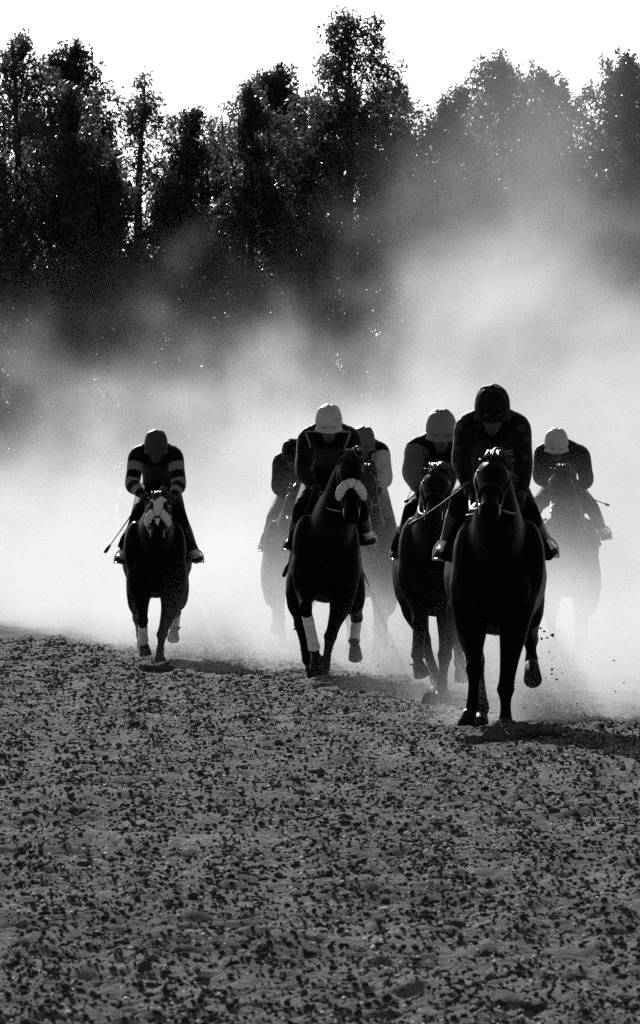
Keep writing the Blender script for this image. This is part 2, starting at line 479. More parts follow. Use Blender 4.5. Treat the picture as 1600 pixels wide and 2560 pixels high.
# ------------------------------------------------------------------ horses and riders
def catmull(st, k=3):
    """stations (n, m) -> smooth resample"""
    st = np.asarray(st, float)
    if len(st) < 3: k = 1
    P = np.vstack([2 * st[0] - st[1], st, 2 * st[-1] - st[-2]])
    out = []
    for i in range(1, len(P) - 2):
        for t in np.arange(k) / k:
            a, b, c, d = P[i - 1:i + 3]
            out.append(0.5 * (2 * b + (c - a) * t + (2 * a - 5 * b + 4 * c - d) * t * t + (3 * b - a - 3 * c + d) * t ** 3))
    out.append(st[-1])
    return np.array(out)

def loft(st, sides=16, k=3, cap=0.6):
    """stations (x, y, z, half-width, half-depth) -> closed elliptic tube: verts, faces list"""
    s = catmull(st, k)
    p, a, b = s[:, :3], np.maximum(s[:, 3], 0.003), np.maximum(s[:, 4], 0.003)
    t = np.gradient(p, axis=0); t /= np.linalg.norm(t, axis=1, keepdims=True) + 1e-9
    X = np.tile([1.0, 0, 0], (len(p), 1))
    flat = np.abs(t[:, 0]) > 0.92
    X[flat] = [0, 1.0, 0]
    u = X - t * (X * t).sum(1, keepdims=True); u /= np.linalg.norm(u, axis=1, keepdims=True) + 1e-9
    w = np.cross(t, u)
    th = np.linspace(0, 2 * math.pi, sides, endpoint=False)
    ring = p[:, None] + a[:, None, None] * np.cos(th)[None, :, None] * u[:, None] + b[:, None, None] * np.sin(th)[None, :, None] * w[:, None]
    V = [ring.reshape(-1, 3)]
    n = len(p)
    F = []
    for i in range(n - 1):
        for j in range(sides):
            F.append((i * sides + j, i * sides + (j + 1) % sides, (i + 1) * sides + (j + 1) % sides, (i + 1) * sides + j))
    c0, c1 = n * sides, n * sides + 1
    V.append([p[0] - t[0] * min(a[0], b[0]) * cap]); V.append([p[-1] + t[-1] * min(a[-1], b[-1]) * cap])
    for j in range(sides):
        F.append((c0, (j + 1) % sides, j))
        F.append((c1, (n - 1) * sides + j, (n - 1) * sides + (j + 1) % sides))
    return np.concatenate(V), F

def ball(c, r, seg=12):
    c = np.asarray(c, float); r = np.asarray(r, float) * np.ones(3)
    th = np.linspace(0, math.pi, 9)
    st = [(c[0], c[1], c[2] + r[2] * math.cos(q), max(r[0] * math.sin(q), 0.002), max(r[1] * math.sin(q), 0.002)) for q in th]
    return loft(st, seg, 1, 0.0)

def join(parts):
    V, F, b = [], [], 0
    for v, f in parts:
        V.append(v); F += [tuple(i + b for i in q) for q in f]; b += len(v)
    return np.concatenate(V), F

def mesh_of(name, parts):
    v, f = join(parts)
    me = bpy.data.meshes.new(name); me.from_pydata(v.tolist(), [], f); me.update()
    return me

def blend(name, parts, voxel, smooth=6):
    """join closed shapes into one continuous skin"""
    me = mesh_of(name + '_raw', parts)
    o = bpy.data.objects.new('tmp', me); col.objects.link(o)
    m = o.modifiers.new('r', 'REMESH'); m.mode = 'VOXEL'; m.voxel_size = voxel
    s = o.modifiers.new('s', 'SMOOTH'); s.factor = 0.5; s.iterations = smooth
    bpy.context.view_layer.update()
    dg = bpy.context.evaluated_depsgraph_get()
    out = bpy.data.meshes.new_from_object(o.evaluated_get(dg)); out.name = name
    bpy.data.objects.remove(o, do_unlink=True); bpy.data.meshes.remove(me)
    out.materials.clear()
    return out

def paint(me, fn):
    """material index per face from its centre: fn(centres) -> int array"""
    n = len(me.polygons)
    c = np.empty(n * 3, np.float32); me.polygons.foreach_get('center', c)
    me.polygons.foreach_set('material_index', np.asarray(fn(c.reshape(-1, 3)), np.int32))

def seg_t(c, a, b):
    a, b = np.asarray(a), np.asarray(b)
    d = b - a; t = np.clip(((c - a) @ d) / (d @ d), 0, 1)
    return t, np.linalg.norm(c - (a + t[:, None] * d), axis=1)

def tube(pts, r, sides=8, k=3):
    pts = np.asarray(pts, float); r = np.ones(len(pts)) * r
    return loft(np.column_stack([pts, r, r]), sides, k)

# materials: all greys, as on black-and-white film
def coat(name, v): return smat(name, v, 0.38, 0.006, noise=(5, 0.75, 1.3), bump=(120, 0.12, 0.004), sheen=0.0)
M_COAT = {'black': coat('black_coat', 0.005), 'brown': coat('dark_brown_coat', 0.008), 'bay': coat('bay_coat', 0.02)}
M_WHITE = smat('white_hair', 0.75, 0.75, 0.2, noise=(40, 0.8, 1.15))
M_HOOF = smat('hoof_horn', 0.012, 0.6, 0.05, noise=(30, 0.6, 1.5))
M_HAIR = smat('horse_hair', 0.012, 0.36, 0.25)
M_LEATHER = smat('tack_leather', 0.008, 0.6, 0.2)
M_FLEECE = smat('sheepskin', 0.75, 0.95, 0.1, noise=(60, 0.75, 1.15), bump=(90, 1.0, 0.012))
M_BAND = smat('leg_bandage', 0.7, 0.9, 0.15, noise=(25, 0.7, 1.15), bump=(60, 0.5, 0.005))
M_BANDD = smat('dark_leg_boot', 0.008, 0.5, 0.2)
M_STEEL = smat('steel', 0.5, 0.25, 0.5, metallic=0.9)
M_SKIN = smat('skin', 0.07, 0.6, 0.3, noise=(30, 0.85, 1.1))
M_BLACKSILK = smat('black_silk', 0.006, 0.6, 0.03, bump=(14, 0.6, 0.035), sheen=0.12)
M_GREYSILK = smat('grey_silk', 0.10, 0.6, 0.3, noise=(12, 0.8, 1.15), bump=(14, 0.35, 0.02))
M_PALESILK = smat('pale_silk', 0.5, 0.6, 0.3, noise=(12, 0.85, 1.1), bump=(14, 0.35, 0.02))
M_BREECH = smat('pale_breeches', 0.30, 0.75, 0.2, noise=(15, 0.8, 1.1), bump=(16, 0.4, 0.015))
M_DARKBREECH = smat('dark_breeches', 0.007, 0.7, 0.03, bump=(16, 0.4, 0.015))
M_BOOT = smat('boot_leather', 0.008, 0.3, 0.25)
M_PALEBOOT = smat('pale_boot_instep', 0.75, 0.6, 0.2)
M_GLOVE = smat('glove', 0.02, 0.7, 0.15)
M_GOGGLE = smat('goggle_lens', 0.01, 0.1, 0.6)
M_CLOTH = smat('saddle_cloth', 0.006, 0.85, 0.0, bump=(70, 0.4, 0.004))
M_EYE = smat('eye', 0.006, 0.1, 0.6)
M_CAP = {'black': M_BLACKSILK, 'grey': M_GREYSILK, 'pale': M_PALESILK}
M_CAP['dark'] = smat('dark_grey_silk', 0.05, 0.6, 0.1, bump=(20, 0.4, 0.012))
M_DOT = smat('spot_silk', 0.035, 0.6, 0.1)
M_HOOP = smat('hoop_silk', 0.24, 0.6, 0.1, noise=(12, 0.8, 1.15), bump=(14, 0.35, 0.02))
M_CAP['mid'] = smat('mid_grey_silk', 0.2, 0.6, 0.3, noise=(12, 0.8, 1.15), bump=(20, 0.4, 0.012))

FORE_R = [(0, .145, .2), (1, .095, .13), (1.5, .062, .072), (1.85, .050, .056), (2, .058, .060), (2.15, .044, .048), (2.5, .034, .040), (2.85, .040, .046), (3, .045, .050), (3.5, .034, .038), (4, .046, .050)]
HIND_R = [(0, .16, .25), (1, .115, .18), (1.5, .075, .10), (1.85, .052, .066), (2, .055, .075), (2.15, .044, .055), (2.5, .036, .044), (2.85, .042, .048), (3, .046, .052), (3.5, .036, .040), (4, .048, .052)]

def horse(name_label, cat_group, d0, cx, poll, muzzle, legs, coatname='black', width=1.0, belly=0.66, blaze=None,
          noseband=False, bandages=(), dark_boots=(), ears=0.0, mane_side=1, tail=True, x_root=None):
    """poll, muzzle, legs in photograph pixels with a depth offset behind d0"""
    X0 = (cx - 800) * (d0 + 0.8) / F_PX
    root = empty('horse', (X0, d0 + 0.6, 0.0))
    tag(root, name_label, 'horse', cat_group)
    O = np.array([X0, d0 + 0.6, 0.0])
    def P(px, py, dy):
        d = d0 + dy
        return np.array([(px - 800) * d / F_PX, d, CAM_H - (py - 1316) * d / F_PX]) - O
    def Y(y): return y - 0.6
    T = [(0, -0.24, 1.10, .10, .14), (0, -0.14, 1.10, .19, .25), (0, 0.0, 1.09, .235, .36), (0, 0.2, 1.10, .255, .42), (0, 0.42, 1.07, .285, .41),
         (0, 0.7, 1.05, .32, .385), (0, 0.95, 1.07, .315, .38), (0, 1.15, 1.12, .30, .37), (0, 1.34, 1.16, .27, .31), (0, 1.5, 1.17, .19, .22), (0, 1.58, 1.17, .09, .12)]
    dz = belly - 0.68
    T = [(x, Y(y), z + dz * 0.6, a * width, b - dz * 0.4) for x, y, z, a, b in T]
    parts = [loft(T, 24)]
    for s in (-1, 1):        # shoulder and chest muscle
        parts.append(ball((s * .165 * width, Y(.03), 1.16 + dz, ), (.135, .22, .30)))
        parts.append(ball((s * .10, Y(-.16), 1.0 + dz), (.11, .12, .17)))
    pl, mz = P(*poll), P(*muzzle)
    hx = pl[0]
    # neck
    wz = 1.22 + dz
    N = [(0.0, Y(0.22), wz - 0.02, .225, .34), (hx * .15, Y(-0.02), wz + 0.06, .205, .31), (hx * .45, Y(-0.22) * .55 + (pl[1]) * .45, wz + (pl[2] - wz) * .42, .155, .25),
         (hx * .8, Y(-0.22) * .22 + (pl[1] + .06) * .78, wz + (pl[2] - wz) * .76, .122, .19), (pl[0], pl[1] + .05, pl[2] - .05, .085, .125)]
    parts.append(loft(N, 20))
    # head
    ax = mz - pl
    H = [(-.02, .055, .07), (.06, .080, .11), (.2, .098, .125), (.34, .094, .135), (.5, .074, .115), (.66, .058, .088), (.8, .055, .074), (.92, .062, .068), (1.0, .052, .05)]
    H = [(t, a * 1.14, b * 1.05) for t, a, b in H]
    hd = [tuple(pl + ax * t) + (a, b) for t, a, b in H]
    parts.append(loft(hd, 20))
    axn = ax / np.linalg.norm(ax)
    side = np.array([1.0, 0, 0]) - axn * axn[0]; side /= np.linalg.norm(side)
    front = np.cross(side, axn)
    if front[1] > 0: front = -front
    for s in (-1, 1):        # nostrils, jaws, ears
        parts.append(ball(pl + ax * .9 + side * s * .042 + front * .03, (.024, .022, .034)))
        parts.append(ball(pl + ax * .26 - front * .06 + side * s * .05, (.05, .07, .075)))
        parts.append(ball(pl + ax * .28 + front * .055 + side * s * .078, (.022, .026, .028)))
        e0 = pl + side * s * .05 - axn * .0
        e1 = e0 + side * s * (.05 + ears * .02) + np.array([0, .08 - ears * .09, .075 + ears * .05])
        parts.append(loft([tuple(e0) + (.030, .022), tuple(e0 * .5 + e1 * .5 + np.array([0, -.008, .008])) + (.033, .017), tuple(e1) + (.006, .006)], 10))
    # legs
    leg_pts = {}
    for key, L in legs.items():
        J = np.array([P(*q) for q in L])
        J[:, 2] = np.maximum(J[:, 2], [0.3, 0.25, 0.12, 0.075, 0.055, 0.015])
        leg_pts[key] = J
        RR = FORE_R if key[0] == 'F' else HIND_R
        st = []
        for t, a, b in RR:
            i = min(int(t), 4); q = t - i
            p = J[i] * (1 - q) + J[i + 1] * q
            if key[0] == 'H' and 0.9 < t < 1.6: p = p + np.array([0, 0.03, 0])
            st.append(tuple(p) + (a, b))
        # muscle rises into the trunk
        up = np.array([J[0][0] * .72, J[0][1] + (.12 if key[0] == 'F' else .1), J[0][2] + .28])
        st.insert(0, tuple(up) + ((.13, .22) if key[0] == 'F' else (.17, .28)))
        parts.append(loft([q[:3] + (q[3] * 1.1, q[4] * 1.1) for q in st], 16))
    body = blend('body', parts, 0.0175 if d0 < 52 else 0.021, 4)
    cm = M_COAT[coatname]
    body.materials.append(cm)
    if blaze:
        body.materials.append(M_WHITE)
        def fn(c):
            t, d = seg_t(c, pl, mz)
            rel = c - pl
            lat = np.abs((rel + 0) @ side - (ax @ side) * t)
            fr = (rel - np.outer(t, ax)) @ front
            w = np.interp(t, [0, .12, .3, .6, .8, 1], blaze)
            return ((lat < w) & (fr > .02) & (d < .2) & (t > .02) & (t < .97)).astype(int)
        paint(body, fn)
    bo = link('body', body, None, root)
    # hooves, bandages
    for key, J in leg_pts.items():
        a, b = J[4], J[5]
        d = b - a; n = np.linalg.norm(d)
        if n < .06: d = d / max(n, 1e-3) * .06
        st = [tuple(a - d * .12) + (.047, .050), tuple(a + d * .4) + (.056, .062), tuple(a + d * 1.0) + (.064, .072)]
        link('hoof', mesh_of('hoof', [loft(st, 14, 2, 0.05)]), M_HOOF, root)
        if key in bandages or key in dark_boots:
            k, f = J[2], J[3]
            B = [tuple(k * (1 - q) + f * q) + (r, r * 1.12) for q, r in ((.2, .046), (.3, .05), (.55, .047), (.8, .049), (.98, .055), (1.0, .05))]
            link('leg_bandage', mesh_of('leg_bandage', [loft(B, 14, 2, 0.02)]), M_BAND if key in bandages else M_BANDD, root)
    # eyes
    for s in (-1, 1):
        link('eye', mesh_of('eye', [ball(pl + ax * .285 + front * .062 + side * s * .088, .019)]), M_EYE, root)
    # bridle: cheek straps, brow band, nose strap
    br = []
    def head_ring(t, grow, a0, a1, n=15, tilt=0.0):
        a, b = np.interp(t, [h[0] for h in H], [h[1] for h in H]), np.interp(t, [h[0] for h in H], [h[2] for h in H])
        out = []
        for q in np.linspace(a0, a1, n):
            out.append(pl + ax * (t + tilt * math.cos(q)) + side * (a + grow) * math.sin(q) + front * (b + grow) * math.cos(q))
        return out
    br.append(tube(head_ring(.1, .008, -math.pi, math.pi, 21), .011, 6, 1))
    br.append(tube(head_ring(.62, .006, -math.pi, math.pi, 21), .012, 6, 1))
    for s in (-1, 1):
        br.append(tube([pl + ax * t + side * s * (np.interp(t, [h[0] for h in H], [h[1] for h in H]) + .006) + front * .0 for t in (.08, .3, .5, .7, .84)], .009, 6, 2))
    bridle = link('bridle', mesh_of('bridle', br), M_LEATHER, root)
    for s in (-1, 1):
        c = pl + ax * .85 + side * s * .066
        ringp = [c + front * .03 * math.cos(q) + axn * .03 * math.sin(q) for q in np.linspace(0, 2 * math.pi, 13)]
        link('bit_ring', mesh_of('bit_ring', [tube(ringp, .005, 6, 1)]), M_STEEL, bridle)
    if noseband:
        R_ = np.array(head_ring(.70, .045, -1.4, 1.4, 25, -.14))
        rr = np.interp(np.linspace(-1, 1, 25), [-1, -.8, 0, .8, 1], [.024, .040, .046, .040, .024])
        nb = mesh_of('sheepskin_noseband', [loft(np.column_stack([R_, rr, rr * .9]), 14, 1, .8)])
        v = np.empty(len(nb.vertices) * 3, np.float32); nb.vertices.foreach_get('co', v)
        v += np.random.default_rng(3).normal(0, .0022, v.shape).astype(np.float32); nb.vertices.foreach_set('co', v)
        o = link('sheepskin_noseband', nb, M_FLEECE, root)
        o['label'] = 'thick pale sheepskin band across the nose'
    # mane and forelock: thin locks blown back
    r = np.random.default_rng(int(cx))
    locks = []
    for i in range(70):
        t = r.uniform(0, 1)
        a = np.array([np.interp(t, [0, 1], [0.02, pl[0]]), np.interp(t, [0, 1], [Y(.1), pl[1] + .06]), np.interp(t, [0, 1], [1.50 + dz, pl[2] + .07])])
        a += r.normal(0, .012, 3)
        L_ = r.uniform(.1, .2)
        dv = np.array([mane_side * r.uniform(.2, .9), r.uniform(.3, 1.0), r.uniform(.05, .6)]); dv /= np.linalg.norm(dv)
        locks.append(tube([a - dv * .03, a + dv * L_ * .5 + np.array([0, 0, .015]), a + dv * L_ + np.array([0, 0, -.03])], [.014, .010, .002], 5, 1))
    for i in range(9):
        a = pl + front * .03 + side * r.uniform(-.03, .03) + np.array([0, 0, .05])
        locks.append(tube([a, a + front * .07 + axn * .06 + side * r.normal(0, .02), a + front * .06 + axn * r.uniform(.12, .2) + side * r.normal(0, .03)], [.012, .010, .002], 5, 1))
    link('mane', mesh_of('mane', locks), M_HAIR, root)
    if tail:
        st = []
        for i in range(26):
            a = np.array([r.normal(0, .03), Y(1.55), 1.28 + r.normal(0, .03)])
            sp = r.normal(0, .10)
            st.append(tube([a, a + [sp * .3, .22, .06], a + [sp, .5, -.1 + r.normal(0, .05)], a + [sp * 1.5, .75, -.38 + r.normal(0, .08)]], [.022, .022, .016, .003], 5, 2))
        link('tail', mesh_of('tail', st), M_HAIR, root)
    # saddle with stirrups hung at the rider's feet, saddle cloth
    zs = 1.50 + dz
    A, B = [], []
    na, nb_ = 9, 7
    cl = []
    for iy, yy in enumerate(np.linspace(.22, .80, nb_)):
        row = []
        for q in np.linspace(-1, 1, 13):
            w = (.28 + .05 * (yy > .4)) * width
            th = q * 1.3
            row.append((math.sin(th) * (w + .035), Y(yy), 1.07 + dz + math.cos(th) * (.43 + .025) ))
        cl.append(row)
    cl = np.array(cl); h_, w_ = cl.shape[:2]
    out = cl.reshape(-1, 3); inn = (cl * np.array([.95, 1, .985])).reshape(-1, 3)
    ii = np.arange(h_ * w_).reshape(h_, w_); k2 = h_ * w_
    F = []
    for i in range(h_ - 1):
        for j in range(w_ - 1):
            q = (ii[i, j], ii[i, j + 1], ii[i + 1, j + 1], ii[i + 1, j]); F.append(q); F.append(tuple(x + k2 for x in q[::-1]))
    edge = list(ii[0, :]) + list(ii[1:, -1]) + list(ii[-1, -2::-1]) + list(ii[-2:0:-1, 0])
    for a, b in zip(edge, edge[1:] + edge[:1]): F.append((b, a, a + k2, b + k2))
    F = [tuple(int(x) for x in q) for q in F]
    link('saddle_cloth', mesh_of('saddle_cloth', [(np.vstack([out, inn]), F)]), M_CLOTH, root)
    sd_ = mesh_of('saddle', [loft([(0, Y(.28), zs + .03, .10, .05), (0, Y(.4), zs + .015, .17, .035), (0, Y(.62), zs + .02, .19, .035), (0, Y(.78), zs + .06, .15, .04)], 16)])
    root['_saddle'] = link('saddle', sd_, M_LEATHER, root).name
    return dict(root=root, P=P, O=O, pl=pl, mz=mz, ax=ax, side=side, front=front, bridle=bridle, saddle=bpy.data.objects[root['_saddle']], d0=d0, dz=dz)

def rider(H, label, helmet, sh, el, ha, kn, ft, cap='black', jersey=M_BLACKSILK, sleeves=None, breeches=M_DARKBREECH, bands=None, dots=None, lines=None,
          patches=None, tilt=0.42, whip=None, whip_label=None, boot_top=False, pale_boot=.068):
    """sh, el, ha, kn, ft: pairs (image-left, image-right) of photograph pixels"""
    d0 = H['d0']
    hx = (helmet[0] - 800) * d0 / F_PX
    Oy = np.array([hx, d0 + 0.75, 0.0])
    root = empty('person', tuple(Oy + np.array([0, 0, 1.2])))
    Oy = Oy + np.array([0, 0, 1.2])
    tag(root, label, 'jockey', 'jockeys riding in the race')
    def P(q, dy):
        d = d0 + dy
        return np.array([(q[0] - 800) * d / F_PX, d, CAM_H - (q[1] - 1316) * d / F_PX]) - Oy
    hc = P(helmet, 0.02)
    S = [P(((q[0] - helmet[0]) * .98 + helmet[0], q[1] - 8), .26) for q in sh]; E = [P(((q[0] - helmet[0]) * .97 + helmet[0], q[1]), .10) for q in el]; W = [P(q, -.10) for q in ha]
    K = [P(q, .18) for q in kn]; A = [P(q, .58) for q in ft]
    mid = (S[0] + S[1]) / 2
    hipz = max(mid[2] - .34, (K[0][2] + K[1][2]) / 2 + .14)
    hip = np.array([(mid[0] + (K[0][0] + K[1][0]) / 2) / 2, P(helmet, .78)[1], hipz])
    HP = [hip + np.array([s * .10, 0, -.03]) for s in (-1, 1)]
    # toes point to the camera and out a little
    TO = [A[i] + np.array([(-.03, .03)[i], -.15, -.045]) for i in (0, 1)]
    HE = [A[i] + np.array([0, .06, -.03]) for i in (0, 1)]
    chin = hc + np.array([0, -.035, -.20])
    nk = (mid + np.array([0, .02, .03]))
    def torso(g):
        return loft([tuple(hip + [0, .06, -.02]) + (.15 + g, .12 + g), tuple(hip * .7 + mid * .3 + [0, .02, .05]) + (.15 + g, .12 + g),
                     tuple(hip * .35 + mid * .65 + [0, .0, .03]) + (.175 + g, .12 + g), tuple(mid + [0, .02, -.03]) + (.175 + g, .105 + g), tuple(mid + [0, -.04, -.02]) + (.12 + g, .08 + g)], 20)
    def arm(i, g, upto=1.0):
        s, e, w = S[i], E[i], W[i]
        a = s * .8 + mid * .2
        st = [tuple(a + [0, .02, -.01]) + (.075 + g,) * 2, tuple(s * .85 + e * .15) + (.068 + g,) * 2, tuple(s * .4 + e * .6) + (.056 + g * 1.2,) * 2, tuple(e) + (.052 + g * 1.2,) * 2,
              tuple(e * .6 + w * .4) + (.046 + g,) * 2, tuple(e * (1 - upto) + w * upto) + (.033 + g * .5,) * 2]
        return loft(st, 14)
    def thigh(i, g):
        return loft([tuple(HP[i] + [0, .04, 0]) + (.115 + g,) * 2, tuple(HP[i] * .5 + K[i] * .5) + (.092 + g,) * 2, tuple(K[i] * .95 + HP[i] * .05) + (.068 + g,) * 2, tuple(K[i] * .75 + A[i] * .25) + (.058 + g,) * 2], 14)
    def shin(i, g, t0=.1):
        k, a = K[i], A[i]
        return loft([tuple(k * (1 - t0) + a * t0) + (.056 + g,) * 2, tuple(k * .62 + a * .38 + [0, .02, 0]) + (.057 + g,) * 2, tuple(k * .25 + a * .75) + (.042 + g,) * 2, tuple(a) + (.042 + g,) * 2], 14)
    def foot(i, g):
        return loft([tuple(HE[i]) + (.034 + g, .04 + g), tuple(A[i] + [0, .0, -.035]) + (.038 + g, .045 + g), tuple(A[i] * .4 + TO[i] * .6) + (.046 + g, .034 + g), tuple(TO[i]) + (.035 + g, .022 + g)], 12)
    ct, st_ = math.cos(tilt), math.sin(tilt)
    def nod(vf):
        v = vf[0] - (hc + [0, .05, -.05]); w = v.copy()
        w[:, 1] = v[:, 1] * ct - v[:, 2] * st_; w[:, 2] = v[:, 1] * st_ + v[:, 2] * ct
        return w + (hc + [0, .05, -.05]), vf[1]
    head = [loft([tuple(hc + [0, .03, .06]) + (.07, .085), tuple(hc + [0, .02, .0]) + (.08, .098), tuple(hc + [0, .0, -.07]) + (.076, .092), tuple(hc + [0, -.02, -.13]) + (.064, .075), tuple(chin + [0, .0, -.0]) + (.035, .042)], 18),
            loft([tuple(hc + [0, -.085, -.055]) + (.012, .012), tuple(hc + [0, -.108, -.098]) + (.017, .018), tuple(hc + [0, -.098, -.112]) + (.02, .014)], 10),
            loft([tuple(hc + [-.03, -.085, -.142]) + (.008, .010), tuple(hc + [0, -.098, -.138]) + (.010, .012), tuple(hc + [.03, -.085, -.142]) + (.008, .010)], 8),
            ball(hc + [-.08, .02, -.06], (.012, .022, .032)), ball(hc + [.08, .02, -.06], (.012, .022, .032)),
            ]
    head = [nod(q) for q in head] + [loft([tuple(nk) + (.065, .065), tuple(hc + [0, .05, -.09]) + (.055, .058)], 14)]
    core = head + [torso(0)] + [arm(i, 0) for i in (0, 1)] + [thigh(i, 0) for i in (0, 1)] + [shin(i, 0) for i in (0, 1)] + [foot(i, 0) for i in (0, 1)]
    link('body', blend('body', core, .014 if d0 < 52 else .017, 3), M_SKIN, root)
    jm = blend('jersey', [torso(.016), loft([tuple(mid + [0, .0, -.01]) + (.10, .09), tuple(nk * .75 + (hc + [0, .05, -.14]) * .25) + (.075, .075)], 14)] + [arm(i, .021, .90) for i in (0, 1)] + [loft([tuple(nk + [0, .06, .03]) + (.09, .09), tuple(S[i] * .55 + nk * .45 + [0, .03, .005]) + (.085, .085), tuple(S[i] * .88 + E[i] * .06 + mid * .06) + (.078, .078)], 14) for i in (0, 1)], .0125, 5)
    jm.materials.append(jersey)
    for extra in (sleeves or M_GREYSILK, M_DOT, M_HOOP): jm.materials.append(extra)
    def fn(c):
        idx = np.zeros(len(c), int)
        best = np.full(len(c), 9.0); at = np.zeros(len(c))
        for i in (0, 1):
            t1, q1 = seg_t(c, S[i], E[i]); t2, q2 = seg_t(c, E[i], W[i])
            use = q1 <= q2
            t = np.where(use, t1 * .55, .55 + t2 * .45); q = np.minimum(q1, q2)
            better = q < best
            best = np.where(better, q, best); at = np.where(better, t, at)
        on = (best < .105) & (at > .10)
        if sleeves is not None: idx[on] = 1
        if bands is not None:
            for b0, b1 in bands: idx[on & (at > b0) & (at < b1)] = 3
        if dots is not None:
            for q, rad, dy in dots:
                p = P(q, dy)
                dd = np.hypot(c[:, 0] - p[0], c[:, 2] - p[2])
                idx[(dd < rad) & (c[:, 1] < p[1] + .25)] = 2
        if lines is not None:
            for qa, qb, wd in lines:
                pa, pb = P(qa, .2), P(qb, .2)
                pa2, pb2 = pa.copy(), pb.copy(); cc = c.copy(); pa2[1] = pb2[1] = 0; cc[:, 1] = 0
                t, dd = seg_t(cc, pa2, pb2)
                idx[(dd < wd) & (c[:, 1] < .0)] = 3
        return idx
    paint(jm, fn)
    link('jersey', jm, None, root)
    link('breeches', blend('breeches', [thigh(i, .010) for i in (0, 1)] + [loft([tuple(hip + [0, .1, -.05]) + (.14, .10), tuple(hip + [0, .0, .0]) + (.155, .125), tuple(hip * .8 + mid * .2) + (.15, .12)], 16)], .017, 3), breeches, root)
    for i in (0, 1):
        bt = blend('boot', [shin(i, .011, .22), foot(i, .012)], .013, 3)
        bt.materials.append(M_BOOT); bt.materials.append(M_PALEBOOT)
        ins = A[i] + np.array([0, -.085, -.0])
        paint(bt, lambda c: (np.linalg.norm((c - ins) * [1, .8, 1.1], axis=1) < pale_boot).astype(int))  # paler patch over the front of the instep
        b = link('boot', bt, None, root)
        if boot_top:
            k, a = K[i], A[i]
            cuff = [tuple(k * (1 - t) + a * t) + (r, r) for t, r in ((.20, .066), (.24, .074), (.34, .075), (.38, .068))]
            link('boot_cuff', mesh_of('boot_cuff', [loft(cuff, 14, 1, .02)]), M_PALESILK, b)
    # gloved fists: palm, four fingers curled round the rein, thumb on top
    for i in (0, 1):
        w = W[i]; s = (-1, 1)[i]
        fd = w - E[i]; fd /= np.linalg.norm(fd)
        fwd = np.array([0, -.75, -.35]) * .5 + fd * .6; fwd /= np.linalg.norm(fwd)
        inn = np.array([-s * 1.0, 0, 0]); inn = inn - fwd * (inn @ fwd); inn /= np.linalg.norm(inn)
        dn = np.cross(fwd, inn)
        if dn[2] > 0: dn = -dn
        hp = [loft([tuple(w - fwd * .02) + (.028, .03), tuple(w + fwd * .03) + (.026, .04), tuple(w + fwd * .07) + (.022, .042)], 12)]
        for k in range(4):
            b = w + fwd * (.075 - .004 * abs(k - 1)) + dn * (k - 1.5) * .021
            ln = (.030, .035, .033, .026)[k]
            hp.append(tube([b - fwd * .01, b + fwd * ln * .6 + inn * .012, b + fwd * ln * .45 + inn * .036, b - fwd * .012 + inn * .044], [.0105, .010, .0095, .008], 8, 2))
        tb = w + fwd * .02 - dn * .032 + inn * .01
        hp.append(tube([tb, tb + fwd * .03 + inn * .022 - dn * .004, tb + fwd * .055 + inn * .034], [.012, .011, .008], 8, 2))
        link('glove', mesh_of('glove', hp), M_GLOVE, root)
        # rein from the bit to this hand
        c = H['pl'] + H['ax'] * .85 + H['side'] * s * .07 + H['O']
        hw = w + fwd * .06 + inn * .02 + Oy
        m1 = (c + hw) / 2 + np.array([s * .03, 0, -.05])
        rp = np.array([c, m1, hw, hw + np.array([0, .06, -.05])]) - H['O']
        link('rein', mesh_of('rein', [tube(rp, [.008, .008, .008, .008], 6, 4)]), M_LEATHER, H['bridle'])
        # stirrup iron and leather under the foot, hung from the saddle
        f = (A[i] * .45 + TO[i] * .55) + Oy - H['O']
        f = f + np.array([0, 0, -.045])
        bow = [f + np.array([math.sin(q) * .062, 0, .065 + .085 * -math.cos(q) if abs(q) < 3 else .0]) for q in np.linspace(-2.6, 2.6, 15)]
        bow = [f + np.array([-.062, 0, 0]), f + np.array([-.058, 0, .06]), f + np.array([-.03, 0, .11]), f + np.array([0, 0, .125]), f + np.array([.03, 0, .11]), f + np.array([.058, 0, .06]), f + np.array([.062, 0, 0])]
        tread = [f + np.array([-.068, 0, 0]), f + np.array([.068, 0, 0])]
        link('stirrup', mesh_of('stirrup', [tube(bow, .008, 6, 3), loft(np.column_stack([np.array(tread), [.02, .02], [.008, .008]]), 8, 1)]), M_STEEL, H['saddle'])
        top = np.array([s * .22, -.15, 1.45 + H['dz']])
        link('stirrup_leather', mesh_of('stirrup_leather', [loft(np.column_stack([np.array([f + [0, 0, .12], (f + [0, 0, .12] + top) / 2 + [s * .03, 0, 0], top]), [.014] * 3, [.006] * 3]), 8, 2)]), M_LEATHER, H['saddle'])
    # helmet in a silk cover, with peak, button and chin strap; goggles
    cr = []
    for t in np.linspace(0, 1, 10):
        q = t * math.pi / 2
        rr = math.cos(q) ** .62
        z_ = -.055 + .165 * math.sin(q) ** .9
        cr.append((hc[0], hc[1] + .03, hc[2] + z_, .117 * rr + .004, .134 * rr + .004))
    hv, hf = loft(cr, 28, 1, .15)
    rr_ = np.random.default_rng(int(helmet[0]))
    ang = np.arctan2(hv[:, 1] - hc[1], hv[:, 0] - hc[0])
    hv[:, 2] += .004 * np.sin(ang * 6 + rr_.uniform(0, 6)) * (hv[:, 2] > hc[2]) + rr_.normal(0, .0018, len(hv))
    hm = link('helmet', mesh_of('helmet', [nod((hv, hf))]), M_CAP[cap], root)
    pk = []
    for t in np.linspace(-1.15, 1.15, 13):
        for r_, dz_ in ((.118, -.040), (.185, -.075)):
            pk.append((hc[0] + math.sin(t) * min(r_, .135) , hc[1] + .03 - math.cos(t) * r_, hc[2] + dz_ - .012 * t * t))
